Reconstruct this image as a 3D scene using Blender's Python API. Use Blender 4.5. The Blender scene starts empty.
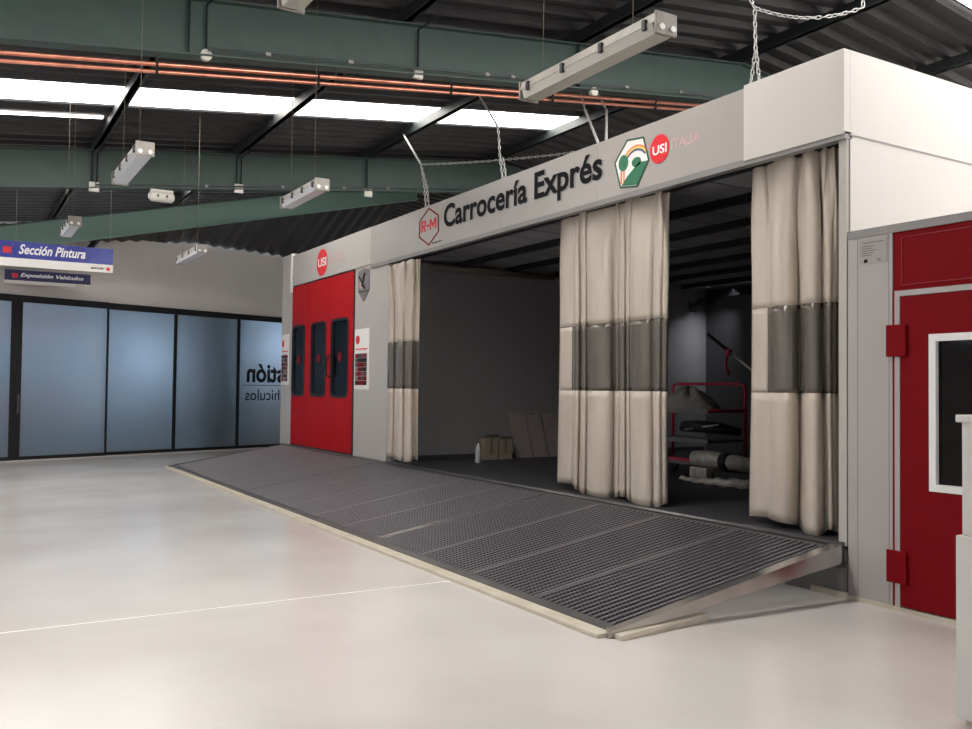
import bpy, bmesh, math, random
from mathutils import Vector, Matrix
random.seed(7)
D = bpy.data
C = bpy.context.scene.collection
V = Vector

# ------------------------------------------------------------ materials
def mat(name, col, rough=.5, metal=0., noise=None, bump=None, coat=0., spec=.5, scale=8., emit=None):
    m = D.materials.new(name); m.use_nodes = True
    nt = m.node_tree; b = nt.nodes['Principled BSDF']
    b.inputs['Base Color'].default_value = (*col, 1)
    b.inputs['Roughness'].default_value = rough
    b.inputs['Metallic'].default_value = metal
    b.inputs['Specular IOR Level'].default_value = spec
    if coat:
        b.inputs['Coat Weight'].default_value = coat
        b.inputs['Coat Roughness'].default_value = .08
    if noise or bump:
        tc = nt.nodes.new('ShaderNodeTexCoord')
        n = nt.nodes.new('ShaderNodeTexNoise'); n.inputs['Scale'].default_value = scale
        n.inputs['Detail'].default_value = 5
        nt.links.new(tc.outputs['Object'], n.inputs['Vector'])
        if noise:
            r = nt.nodes.new('ShaderNodeValToRGB')
            r.color_ramp.elements[0].position = .3; r.color_ramp.elements[1].position = .7
            r.color_ramp.elements[0].color = (*noise, 1); r.color_ramp.elements[1].color = (*col, 1)
            nt.links.new(n.outputs['Fac'], r.inputs['Fac'])
            nt.links.new(r.outputs['Color'], b.inputs['Base Color'])
        if bump:
            bp = nt.nodes.new('ShaderNodeBump'); bp.inputs['Strength'].default_value = bump
            bp.inputs['Distance'].default_value = .02
            nt.links.new(n.outputs['Fac'], bp.inputs['Height'])
            nt.links.new(bp.outputs['Normal'], b.inputs['Normal'])
    if emit:
        b.inputs['Emission Color'].default_value = (*emit[0], 1)
        b.inputs['Emission Strength'].default_value = emit[1]
    return m

def glassy(name, tint, refl, rough=.03, mixc=(.5, .5, .5), kind='transparent'):
    m = D.materials.new(name); m.use_nodes = True; nt = m.node_tree
    nt.nodes.clear()
    o = nt.nodes.new('ShaderNodeOutputMaterial'); mx = nt.nodes.new('ShaderNodeMixShader')
    g = nt.nodes.new('ShaderNodeBsdfGlossy'); g.inputs['Roughness'].default_value = rough
    g.inputs['Color'].default_value = (*mixc, 1)
    f = nt.nodes.new('ShaderNodeFresnel'); f.inputs['IOR'].default_value = refl
    nt.links.new(f.outputs['Fac'], mx.inputs['Fac'])
    t = nt.nodes.new('ShaderNodeBsdfTransparent'); t.inputs['Color'].default_value = (*tint, 1)
    nt.links.new(t.outputs[0], mx.inputs[1]); nt.links.new(g.outputs[0], mx.inputs[2])
    nt.links.new(mx.outputs[0], o.inputs['Surface'])
    return m

def frosted(name, col, trans):
    m = D.materials.new(name); m.use_nodes = True; nt = m.node_tree
    nt.nodes.clear()
    N = nt.nodes.new
    o = N('ShaderNodeOutputMaterial'); mx = N('ShaderNodeMixShader'); m2 = N('ShaderNodeMixShader')
    d = N('ShaderNodeBsdfDiffuse'); d.inputs['Color'].default_value = (*col, 1)
    t = N('ShaderNodeBsdfTranslucent'); t.inputs['Color'].default_value = (*trans, 1)
    g = N('ShaderNodeBsdfGlossy'); g.inputs['Roughness'].default_value = .04
    f = N('ShaderNodeFresnel'); f.inputs['IOR'].default_value = 1.9
    m2.inputs['Fac'].default_value = .6
    nt.links.new(d.outputs[0], m2.inputs[1]); nt.links.new(t.outputs[0], m2.inputs[2])
    nt.links.new(f.outputs[0], mx.inputs['Fac'])
    nt.links.new(m2.outputs[0], mx.inputs[1]); nt.links.new(g.outputs[0], mx.inputs[2])
    nt.links.new(mx.outputs[0], o.inputs['Surface'])
    return m

M = {}
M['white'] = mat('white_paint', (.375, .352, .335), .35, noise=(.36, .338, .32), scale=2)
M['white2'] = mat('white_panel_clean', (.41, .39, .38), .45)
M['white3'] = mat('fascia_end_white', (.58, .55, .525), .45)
M['wallwhite'] = mat('plaster_white', (.70, .66, .64), .8, noise=(.65, .615, .595), scale=1.5, bump=.1)
M['cabinwhite'] = mat('cabin_white', (.47, .45, .43), .4)
M['greysheet'] = mat('grey_sheet', (.22, .215, .215), .45, .3)
M['lip'] = mat('grey_lip', (.25, .24, .24), .5, .2)
M['green'] = mat('green_steel', (.055, .088, .078), .55, noise=(.045, .074, .066), scale=3, bump=.05)
M['green_lit'] = mat('lit_green_steel', (.19, .32, .27), .55)  # beam green lightened to hold the light falling on the sloping beam
M['purlin'] = mat('purlin_steel', (.022, .028, .028), .5)
M['sheet'] = mat('roof_sheet', (.040, .037, .038), .5, .0, spec=.4, noise=(.026, .024, .026), scale=1.2)
M['sheetend'] = mat('roof_sheet_far', (.04, .04, .042), .5, .2)
M['copper'] = mat('copper_pipe', (.85, .36, .25), .28, .9, noise=(.62, .25, .17), scale=6)
M['black'] = mat('black_metal', (.014, .014, .016), .6, spec=.25)
M['darkgrey'] = mat('dark_grey', (.05, .05, .055), .5)
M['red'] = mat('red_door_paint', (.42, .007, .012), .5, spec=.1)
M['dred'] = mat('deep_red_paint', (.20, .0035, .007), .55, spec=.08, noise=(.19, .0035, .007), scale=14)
M['redline'] = mat('red_seam', (.28, .008, .014), .5)
M['logored'] = mat('logo_red', (.72, .02, .03), .5)
M['pink'] = mat('faded_pink', (.62, .42, .40), .6)
M['lettering'] = mat('black_lettering', (.012, .012, .015), .8, spec=.1)
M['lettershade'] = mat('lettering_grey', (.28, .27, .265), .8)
M['wtext'] = mat('white_lettering', (.85, .85, .85), .5)
M['blue'] = mat('sign_blue', (.022, .030, .27), .25, noise=(.06, .08, .36), scale=2.2)
M['dblue'] = mat('sign_dark_blue', (.012, .014, .09), .4)
M['signwhite'] = mat('sign_white', (.85, .84, .82), .4)
M['hexgreen'] = mat('logo_green', (.03, .17, .09), .5)
M['hexdark'] = mat('logo_dark_green', (.02, .07, .06), .5)
M['orange'] = mat('logo_orange', (.75, .25, .12), .5)
M['yellow'] = mat('logo_yellow', (.8, .6, .15), .5)
M['logoblue'] = mat('logo_blue', (.06, .08, .2), .5)
M['alu'] = mat('aluminium', (.62, .60, .59), .22, .9, noise=(.5, .48, .47), scale=5, bump=.05)
M['bar_dark'] = mat('grating_bar', (.085, .078, .095), .42, .6)
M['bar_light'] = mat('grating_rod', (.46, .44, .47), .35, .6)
M['frame_grey'] = mat('ramp_frame', (.16, .155, .155), .42, .6, noise=(.11, .105, .105), scale=4)
M['strip'] = mat('cream_strip', (.60, .55, .46), .6, noise=(.48, .43, .35), scale=5)
M['platform'] = mat('platform_floor', (.065, .065, .075), .5, .4, noise=(.04, .04, .048), scale=30, bump=.3)
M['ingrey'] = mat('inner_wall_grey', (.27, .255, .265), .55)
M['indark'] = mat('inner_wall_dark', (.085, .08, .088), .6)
M['filter'] = mat('ceiling_filter', (.30, .30, .32), .8)
M['galv'] = mat('galvanised_chain', (.48, .47, .46), .4, .6)
M['lampbody'] = mat('lamp_body', (.36, .335, .30), .5, noise=(.25, .23, .205), scale=9)
M['lampdiff'] = mat('lamp_diffuser', (.42, .41, .37), .3)
M['lampdiff2'] = mat('lamp_diffuser_pale', (.66, .68, .72), .25)
M['box'] = mat('white_plastic', (.68, .66, .60), .5)
M['conduit'] = mat('conduit', (.06, .075, .075), .5)
M['curtain'] = mat('cream_vinyl', (.56, .495, .425), .33, noise=(.50, .44, .37), scale=3, bump=.12, spec=.6)
M['cband'] = mat('grey_vinyl_window', (.135, .115, .098), .2, noise=(.11, .095, .08), scale=4, spec=.7)
M['card'] = mat('cardboard', (.28, .24, .18), .8)
M['cardedge'] = mat('cardboard_tape', (.16, .13, .10), .7)
M['board'] = mat('pale_board', (.34, .29, .27), .7)
M['board2'] = mat('pale_board_edge', (.24, .21, .20), .7)
M['trolleyred'] = mat('trolley_red', (.42, .015, .05), .4)
M['rubber'] = mat('rubber', (.015, .015, .015), .7)
M['film'] = mat('plastic_film', (.50, .47, .44), .25, noise=(.3, .28, .26), scale=12, bump=.6)
M['bottle'] = mat('bottle_plastic', (.45, .47, .50), .12)
M['cloth'] = mat('grey_cloth', (.26, .24, .22), .7, noise=(.14, .13, .12), scale=9, bump=.4)
M['photo_a'] = mat('poster_picture', (.30, .05, .06), .5, noise=(.03, .03, .05), scale=9)
M['shield'] = mat('shield_grey', (.27, .26, .27), .3, .4)
M['cabinet'] = mat('cabinet_white', (.66, .65, .63), .4)
M['pane_dark'] = glassy('tinted_glass', (.93, .95, .96), 1.45)
M['pane_blue'] = glassy('dark_window_glass', (.10, .11, .16), 1.5)
M['frost'] = frosted('frosted_glass', (.12, .155, .185), (.60, .68, .76))
M['skylight'] = mat('skylight_sheet', (.8, .8, .8), .5, emit=((1., .985, .95), 14.))
M['daylight2'] = mat('dim_daylit_window', (.5, .5, .5), .5, emit=((.9, .95, 1.), .8))
M['doorlight'] = mat('roller_door_daylight', (.6, .6, .6), .5, emit=((1., .985, .96), 1.))
M['daylight'] = mat('daylit_opening', (.8, .8, .8), .5, emit=((1., .985, .96), 12.))

nt = M['curtain'].node_tree
for n in nt.nodes:
    if n.type == 'TEX_NOISE':
        mp = nt.nodes.new('ShaderNodeMapping'); mp.inputs['Scale'].default_value = (2.2, 2.2, .35)
        l = n.inputs['Vector'].links[0]; src = l.from_socket; nt.links.new(src, mp.inputs['Vector']); nt.links.new(mp.outputs[0], n.inputs['Vector'])
    if n.type == 'BUMP': n.inputs['Strength'].default_value = .35; n.inputs['Distance'].default_value = .04
# dirt on the translucent roof sheets
nt = M['skylight'].node_tree; b = nt.nodes['Principled BSDF']
tc = nt.nodes.new('ShaderNodeTexCoord'); n = nt.nodes.new('ShaderNodeTexNoise'); n.inputs['Scale'].default_value = 2.5
r = nt.nodes.new('ShaderNodeValToRGB'); r.color_ramp.elements[0].color = (.75, .62, .5, 1); r.color_ramp.elements[1].color = (1, .985, .95, 1)
r.color_ramp.elements[0].position = .3; r.color_ramp.elements[1].position = .5
nt.links.new(tc.outputs['Object'], n.inputs['Vector']); nt.links.new(n.outputs['Fac'], r.inputs['Fac'])
nt.links.new(r.outputs['Color'], b.inputs['Emission Color'])

# poured glossy floor
m = mat('epoxy_floor', (.66, .625, .585), .2, spec=.5); M['floor'] = m
nt = m.node_tree; b = nt.nodes['Principled BSDF']
tc = nt.nodes.new('ShaderNodeTexCoord')
n1 = nt.nodes.new('ShaderNodeTexNoise'); n1.inputs['Scale'].default_value = .55; n1.inputs['Detail'].default_value = 6
n2 = nt.nodes.new('ShaderNodeTexNoise'); n2.inputs['Scale'].default_value = 1.6; n2.inputs['Detail'].default_value = 3
cr = nt.nodes.new('ShaderNodeValToRGB')
cr.color_ramp.elements[0].color = (.59, .56, .535, 1); cr.color_ramp.elements[1].color = (.69, .665, .645, 1)
cr.color_ramp.elements[0].position = .35; cr.color_ramp.elements[1].position = .65
mr = nt.nodes.new('ShaderNodeMapRange'); mr.inputs['To Min'].default_value = .12; mr.inputs['To Max'].default_value = .22
bp = nt.nodes.new('ShaderNodeBump'); bp.inputs['Strength'].default_value = .05; bp.inputs['Distance'].default_value = .03
for n in (n1, n2): nt.links.new(tc.outputs['Object'], n.inputs['Vector'])
nt.links.new(n1.outputs['Fac'], cr.inputs['Fac']); nt.links.new(cr.outputs['Color'], b.inputs['Base Color'])
nt.links.new(n2.outputs['Fac'], mr.inputs['Value']); nt.links.new(mr.outputs[0], b.inputs['Roughness'])
nt.links.new(n2.outputs['Fac'], bp.inputs['Height']); nt.links.new(bp.outputs['Normal'], b.inputs['Normal'])

# ------------------------------------------------------------ mesh helpers
class MB:
    def __init__(s): s.v = []; s.f = []; s.sm = set()
    def quad(s, *p):
        i = len(s.v); s.v += [V(q) for q in p]; s.f.append(tuple(range(i, i + len(p)))); return s
    def box(s, x0, x1, y0, y1, z0, z1):
        return s.hexa([(x0, y0, z0), (x1, y0, z0), (x1, y1, z0), (x0, y1, z0), (x0, y0, z1), (x1, y0, z1), (x1, y1, z1), (x0, y1, z1)])
    def hexa(s, p):
        i = len(s.v); s.v += [V(q) for q in p]
        for a in ((3, 2, 1, 0), (4, 5, 6, 7), (0, 1, 5, 4), (1, 2, 6, 5), (2, 3, 7, 6), (3, 0, 4, 7)): s.f.append(tuple(i + k for k in a))
        return s
    def bar(s, a, b, w, h, up=(0, 0, 1)):          # box section running from a to b
        a, b = V(a), V(b); d = (b - a).normalized(); u = V(up); r = d.cross(u).normalized(); u = r.cross(d).normalized()
        r *= w / 2; u *= h / 2
        return s.hexa([a - r - u, a + r - u, b + r - u, b - r - u, a - r + u, a + r + u, b + r + u, b - r + u])
    def prism(s, pts, ext):                        # flat outline pushed along ext
        ext = V(ext); n = len(pts); i = len(s.v)
        s.v += [V(p) for p in pts] + [V(p) + ext for p in pts]
        s.f.append(tuple(range(i + n - 1, i - 1, -1))); s.f.append(tuple(range(i + n, i + 2 * n)))
        for k in range(n):
            j = (k + 1) % n; s.f.append((i + k, i + j, i + n + j, i + n + k))
        return s
    def tube(s, pts, r, n=8, cap=True, closed=False):
        pts = [V(p) for p in pts]; i = len(s.v); m = len(pts); prev = None
        for k, p in enumerate(pts):
            if closed: d = (pts[(k + 1) % m] - pts[k - 1]).normalized()
            else: d = (pts[min(k + 1, m - 1)] - pts[max(k - 1, 0)]).normalized()
            if prev is None:
                a = d.cross(V((0, 0, 1)));
                if a.length < .05: a = d.cross(V((0, 1, 0)))
            else: a = prev - d * prev.dot(d)
            a.normalize(); prev = a; c = d.cross(a)
            rr = r[k] if isinstance(r, (list, tuple)) else r
            for q in range(n):
                t = 2 * math.pi * q / n; s.v.append(p + (a * math.cos(t) + c * math.sin(t)) * rr)
        for k in range(m if closed else m - 1):
            k2 = (k + 1) % m
            for q in range(n):
                s.sm.add(len(s.f)); s.f.append((i + k * n + q, i + k * n + (q + 1) % n, i + k2 * n + (q + 1) % n, i + k2 * n + q))
        if cap and not closed:
            s.f.append(tuple(i + q for q in range(n - 1, -1, -1))); s.f.append(tuple(i + (m - 1) * n + q for q in range(n)))
        return s
    def grid(s, P, smooth=True):                    # P[row][col]
        i = len(s.v); R, K = len(P), len(P[0])
        for row in P: s.v += [V(p) for p in row]
        for a in range(R - 1):
            for c in range(K - 1):
                if smooth: s.sm.add(len(s.f))
                s.f.append((i + a * K + c, i + a * K + c + 1, i + (a + 1) * K + c + 1, i + (a + 1) * K + c))
        return s
    def build(s, name, m, parent=None, bevel=0, solid=0, **k):
        o0 = parent.matrix_world.translation if parent is not None else V((0, 0, 0))
        if parent is not None:
            p = parent; off = V((0, 0, 0))
            while p is not None: off += p.location; p = p.parent
        else:
            off = V((sum(v.x for v in s.v), sum(v.y for v in s.v), 0)) / len(s.v); off.z = min(v.z for v in s.v)
        me = D.meshes.new(name); me.from_pydata([v - off for v in s.v], [], s.f); me.update()
        if s.sm:
            for q in s.sm: me.polygons[q].use_smooth = True
        me.materials.append(M[m] if isinstance(m, str) else m)
        bm = bmesh.new(); bm.from_mesh(me); bmesh.ops.recalc_face_normals(bm, faces=bm.faces); bm.to_mesh(me); bm.free()
        o = D.objects.new(name, me); C.objects.link(o)
        if parent is not None: o.parent = parent
        else: o.location = off
        if bevel:
            b = o.modifiers.new('b', 'BEVEL'); b.width = bevel; b.segments = 2; b.limit_method = 'ANGLE'
        if solid:
            b = o.modifiers.new('s', 'SOLIDIFY'); b.thickness = solid; b.offset = 0
        for a, c in k.items(): o[a] = c
        return o

def thing(name, label, cat, loc, group=None):
    o = D.objects.new(name, None); C.objects.link(o); o.location = loc; o.empty_display_size = .1
    o['label'] = label; o['category'] = cat
    if group: o['group'] = group
    return o
def tag(o, label, cat, group=None):
    o['label'] = label; o['category'] = cat
    if group: o['group'] = group
    return o
def struct(o): o['kind'] = 'structure'; return o
def copy_tree(o, parent=None):
    c = o.copy(); C.objects.link(c); c.parent = parent
    for ch in list(o.children): copy_tree(ch, c)
    return c

def text(body, name, m, parent, org, right, up, width, height, thick=.003, shear=0., bold=0., mirror=False):
    cu = D.curves.new('t', 'FONT'); cu.body = body; cu.shear = shear; cu.offset = bold; cu.extrude = .0; cu.resolution_u = 3
    o = D.objects.new('t', cu); C.objects.link(o)
    bpy.context.view_layer.update()
    me = D.meshes.new_from_object(o.evaluated_get(bpy.context.evaluated_depsgraph_get()))
    xs = [v.co.x for v in me.vertices]; ys = [v.co.y for v in me.vertices]
    x0, x1, y0, y1 = min(xs), max(xs), min(ys), max(ys)
    right = V(right).normalized(); up = V(up).normalized(); nrm = right.cross(up)
    mb = MB()
    def T(c, k):
        fx = (c.x - x0) / (x1 - x0); fx = 1 - fx if mirror else fx
        return V(org) + right * fx * width + up * (c.y - y0) / (y1 - y0) * height + nrm * k
    nv = len(me.vertices)
    mb.v = [T(v.co, thick) for v in me.vertices]
    mb.f = [tuple(p.vertices) for p in me.polygons]
    cnt = {}
    for p in me.polygons:
        vs = p.vertices
        for a in range(len(vs)):
            e = (vs[a], vs[(a + 1) % len(vs)]); cnt[tuple(sorted(e))] = cnt.get(tuple(sorted(e)), 0) + 1
    mb.v += [T(v.co, 0) for v in me.vertices]
    for (a, c), k in cnt.items():
        if k == 1: mb.f.append((a, c, c + nv, a + nv))
    D.objects.remove(o, do_unlink=True); D.curves.remove(cu); D.meshes.remove(me)
    return mb.build(name, m, parent)

def disc(mb, c, right, up, rx, ry, t, n=32):
    right, up = V(right), V(up); nn = right.cross(up)
    return mb.prism([V(c) + right * rx * math.cos(2 * math.pi * k / n) + up * ry * math.sin(2 * math.pi * k / n) for k in range(n)], nn * t)

RX, UZ, RY = (1, 0, 0), (0, 0, 1), (0, 1, 0)
YF = 5.85        # front plane of the booths
PZ = .41         # height of the raised floor

# ------------------------------------------------------------ camera
F, R_, U_ = V((-0.856448, 0.515465, 0.028162)), V((0.515908, 0.856571, 0.011194)), V((0.018352, -0.024116, 0.999541))
cam = D.cameras.new('camera'); co = D.objects.new('camera', cam); C.objects.link(co)
mw = Matrix((( R_.x, U_.x, -F.x, 0), (R_.y, U_.y, -F.y, 0), (R_.z, U_.z, -F.z, 1.55), (0, 0, 0, 1)))
co.matrix_world = mw; cam.sensor_width = 36; cam.lens = 888.32 / 972 * 36; cam.clip_start = .05
bpy.context.scene.camera = co

# ------------------------------------------------------------ setting
X0, X1, Y0, Y1 = -27., 5.5, -6.5, 19.
RZ, SL, RYY = 5.75, .115, 10.7     # roof underside at Y = 0, its slope, its ridge
def roofz(y): return RZ + SL * (y if y < RYY else 2 * RYY - y)
struct(MB().box(X0, X1, Y0, Y1, -.1, 0).build('floor', 'floor'))
struct(MB().box(-6.335, -6.318, Y0, 3.49, 0, .0012).build('trim_1', 'signwhite'))
struct(MB().bar((-5.6, 3.95, .0006), (-3.2, 4.6, .0006), .006, .001).build('trim_2', 'strip'))
struct(MB().box(X0 - .15, X0, Y0, Y1, 0, 7).build('wall_left', 'wallwhite'))
# wall at the right end with a broad roller door opening to the daylight
w = MB(); xx = X1
w.box(xx, xx + .15, Y0, -5.5, 0, 7); w.box(xx, xx + .15, 4.5, Y1, 0, 4.2); w.box(xx, xx + .15, Y0, Y1, 6.2, 7.2); w.box(xx, xx + .15, -5.5, 4.5, 4.6, 6.2)
w.box(xx, xx + .15, 14, Y1, 4.2, 6.2)
struct(w.build('wall_right', 'wallwhite'))
struct(MB().box(xx + .1, xx + .14, -5.5, 4.5, 0, 4.6).build('door_2', 'doorlight'))
struct(MB().box(xx + .1, xx + .14, 4.5, 14, 4.2, 6.2).build('window_9', 'daylight'))
w = MB(); w.box(X0, X1, Y0 - .15, Y0, 0, 2.6); w.box(X0, X1, Y0 - .15, Y0, 4.2, 6)
for a in (-27, -20, -12, -4, 4.5): w.box(a, a + 1, Y0 - .15, Y0, 2.6, 4.2)
struct(w.build('wall_front', 'wallwhite'))
struct(MB().box(X0, X1, Y0 - .1, Y0 - .06, 2.6, 4.2).build('window_8', 'daylight2'))
struct(MB().box(X0, X1, Y1, Y1 + .15, 0, 6).build('wall_back', 'wallwhite'))
for k_, (a, c) in enumerate(((-12, -9.2), (-8.8, -6), (-5.6, -3), (-2.6, 0))): struct(MB().box(a, c, Y1 - .03, Y1 - .01, 4.75, 5.25).build('window_%d' % (30 + k_), 'daylight'))  # unseen glowing strips, added to reflect in the partition glass

# corrugated roof in strips, translucent strips between them
SKY_L = [(-15.10, -14.16), (-6.94, -5.7), (-21.9, -21.0)]
SKY_R = [(-6.94, -5.7), (-4.0, -1.5)]
def corr(mb, xa, xb, ya, yb, per=.40):
    prof = []; x = xa
    k0 = math.floor(xa / per)
    pts = []
    for k in range(k0, int(math.ceil(xb / per)) + 1):
        for dx, z in ((0, 0), (.10, 0), (.16, .085), (.34, .085)): pts.append((k * per + dx, z))
    pts = [p for p in pts if xa <= p[0] <= xb]
    if pts[0][0] > xa: pts.insert(0, (xa, pts[0][1]))
    if pts[-1][0] < xb: pts.append((xb, pts[-1][1]))
    mb.grid([[(px, ya, roofz(ya) + z) for px, z in pts], [(px, yb, roofz(yb) + z) for px, z in pts]], smooth=False)
def slope_roof(ya, yb, gaps, i):
    mb = MB(); x = X0
    for a, c in sorted(gaps) + [(X1 + .3, None)]:
        corr(mb, x, min(a, X1 + .3), ya, yb)
        if c is not None: x = c
    struct(mb.build('ceiling', 'sheet', solid=.004))
SKY_M = SKY_L + [(-4.1, -2.2)]  # last strip is out of view, added to light the bay end wall
slope_roof(Y0 - .3, 6.2, SKY_L, 0); slope_roof(6.2, RYY, SKY_M, 0); slope_roof(RYY, Y1 + .3, SKY_R, 1)
n = 10
for gaps, ya, yb in ((SKY_L, Y0, RYY), ([(-4.1, -2.2)], 6.2, RYY), (SKY_R, RYY, Y1)):
    for a, c in gaps:
        struct(MB().hexa([(a, ya, roofz(ya) + .03), (c, ya, roofz(ya) + .03), (c, yb, roofz(yb) + .03), (a, yb, roofz(yb) + .03),
                 (a, ya, roofz(ya) + .04), (c, ya, roofz(ya) + .04), (c, yb, roofz(yb) + .04), (a, yb, roofz(yb) + .04)]).build('window_%d' % n, 'skylight')); n += 1
struct(MB().hexa([(-15.86, Y0, roofz(Y0) - .01), (-15.72, Y0, roofz(Y0) - .01), (-15.72, 2.05, roofz(2.05) - .01), (-15.86, 2.05, roofz(2.05) - .01),
                  (-15.86, Y0, roofz(Y0)), (-15.72, Y0, roofz(Y0)), (-15.72, 2.05, roofz(2.05)), (-15.86, 2.05, roofz(2.05))]).build('window_%d' % n, 'skylight'))

# steel rafters
def zt(y): return 5.565 + SL * (y if y < RYY else 2 * RYY - y)
def rafter(X, label, dep=.64):
    t = thing('roof_beam', label, 'steel beam', (X, Y0, 0))
    ys = [Y0, RYY - .8, RYY, RYY + .8, Y1]
    web = MB()
    def zb(y): return zt(y) - dep - (.18 if abs(y - RYY) < .1 else 0)
    web.prism([(X - .006, y, zt(y)) for y in ys] + [(X - .006, y, zb(y)) for y in reversed(ys)], (.012, 0, 0))
    for y in (2.15, 7.45): web.box(X - .1, X + .1, y - .006, y + .006, zb(y), zt(y))
    web.build('web', 'green', t)
    for f, nm in ((lambda y: zt(y) - .008, 'top_flange'), (lambda y: zb(y) + .008, 'bottom_flange')):
        fl = MB()
        for a, c in zip(ys, ys[1:]): fl.bar((X, a, f(a)), (X, c, f(c)), .20, .018)
        fl.build(nm, 'green', t)
    return t
rafter(-10., 'green steel roof beam nearest the camera, above the copper pipes')
rafter(-17.4, 'second green steel roof beam, behind the skylights, over the far lamps', .70)
# sloping green beam, lit look put into its colour, in front of the white partition
def B3(y): return 3.93 + .2315 * y
t = thing('roof_beam', 'green steel beam in a lit tone sloping down to the left above the blue signs', 'steel beam', (-19.3, .7, 0))
for f, nm, m in (((0, .47), 'web', 'green_lit'), ((.46, .48), 'top_flange', 'green'), ((-.015, .005), 'bottom_flange', 'green_lit')):
    wd = .006 if nm == 'web' else .09
    mb = MB(); ya, yb = -4.5, 9.6
    mb.hexa([(-19.3 - wd, ya, B3(ya) + f[0]), (-19.3 + wd, ya, B3(ya) + f[0]), (-19.3 + wd, yb, B3(yb) + f[0]), (-19.3 - wd, yb, B3(yb) + f[0]),
             (-19.3 - wd, ya, B3(ya) + f[1]), (-19.3 + wd, ya, B3(ya) + f[1]), (-19.3 + wd, yb, B3(yb) + f[1]), (-19.3 - wd, yb, B3(yb) + f[1])])
    mb.build(nm, m, t)
# purlins
pl = {2.15: 'first dark roof purlin from the left edge of the photo', 4.75: 'dark roof purlin crossing the skylights left of the long chain',
      7.45: 'dark roof purlin the left hanging chain is fixed to', 10.55: 'dark ridge purlin passing above the top of the long white fascia',
      13.0: 'dark purlin low on the far roof slope at the right edge', -.45: 'dark roof purlin left of the photo edge, nearest to it'}
for y, lab in pl.items():
    mb = MB(); z = zt(y) + .005
    mb.box(X0, X1, y - .035, y + .035, z, z + .17); mb.box(X0, X1, y - .05, y + .07, z, z + .012)
    tag(mb.build('roof_purlin', 'purlin'), lab, 'purlin')
for y in (-5.6, -3.0, 15.5, 18.):
    mb = MB(); z = zt(y) + .005; mb.box(X0, X1, y - .035, y + .035, z, z + .17)
    tag(mb.build('roof_purlin', 'purlin'), 'dark roof purlin in the parts of the hall outside the photo', 'purlin', 'purlins outside the photo')

# ------------------------------------------------------------ glazed partition
GA, GB = V((-20.33, 1.112)), V((-22.064, 6.06))
GD = (GB - GA).normalized(); GN = V((-GD.y, GD.x)); GN = GN if GN.x > 0 else -GN     # towards the hall
def gx(y): return GA.x + (GB.x - GA.x) * (y - GA.y) / (GB.y - GA.y)
def gp(y, z, off=0): p = V((gx(y), y)) + GN * off; return V((p.x, p.y, z))
def gbox(mb, ya, yb, za, zb, o0, o1):
    return mb.hexa([gp(ya, za, o0), gp(ya, za, o1), gp(yb, za, o1), gp(yb, za, o0), gp(ya, zb, o0), gp(ya, zb, o1), gp(yb, zb, o1), gp(yb, zb, o0)])
w = MB()
P = [(-6.4, 2.0), (-4, 3.0), (.78, 4.30), (1.9, 4.62), (3.14, 4.83), (7.25, 4.93), (12, 4.95)]
w.prism([gp(y, 3.36, -.10) for y, z in P] + [gp(y, max(z, 3.4), -.10) for y, z in reversed(P)], V((GN.x, GN.y, 0)) * .12)
struct(w.build('wall_partition', 'wallwhite'))
struct(gbox(MB(), -6.4, 12, 3.40, 3.47, 0, .05).build('trim_3', 'wallwhite'))
mull = [-4.0, -2.3, -.65, 1.085, 2.90, 4.46, 6.095, 7.75, 9.4, 11.]
k = 1
for a, c in zip(mull, mull[1:]):
    door = a in (-.65, 1.085)
    off = .07 if door else 0
    root = MB(); hw = .075 if a == 1.085 or c == 1.085 else .04
    l = a + (.10 if a == 1.085 else .035); r_ = c - (.10 if c == 1.085 else .035)
    gbox(root, a + .002, l, 0.02, 3.36, off - .03, off + .03); gbox(root, r_, c - .002, 0.02, 3.36, off - .03, off + .03)
    gbox(root, l, r_, 0.02, .09, off - .03, off + .03); gbox(root, l, r_, 3.22, 3.36, off - .03, off + .04)
    o = struct(root.build('door_1' if a == 1.085 else 'window_%d' % k, 'black')); k += 1
    p = gbox(MB(), l, r_, .09, 3.22, off - .006, off + .006).build('pane', 'frost'); p.location = p.location - o.location; p.parent = o
    if a == 1.085:
        h = gbox(MB(), l - .07, l - .03, .95, 1.35, off + .03, off + .06).build('door_handle', 'darkgrey'); h.location = h.location - o.location; h.parent = o
    if a == 6.095: gl = o
struct(gbox(MB(), 5.22, 5.86, 0, 3.3, -.42, -.16).build('pane_blocker', 'darkgrey'))  # dark block added behind the frosted glass to shade part of a pane
struct(gbox(MB(), -4, 11, 0, .02, -.05, .16).build('baseboard_left', 'cabinwhite'))
# mirrored lettering stuck on the glass
up = (0, 0, 1); rt = V((GD.x, GD.y, 0)); rt = rt if rt.y > 0 else -rt
text('Gestión', 'lettering', 'lettering', gl, gp(6.33, 1.66, .02), rt, up, 1.86, .50, bold=.03, mirror=True)
gbox(MB(), 6.22, 8.5, 1.585, 1.60, .01, .014).build('lettering_line', 'lettering', gl)
text('de Vehículos', 'lettering', 'lettering', gl, gp(6.30, 1.21, .02), rt, up, 1.95, .28, bold=.002, mirror=True)
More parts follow.
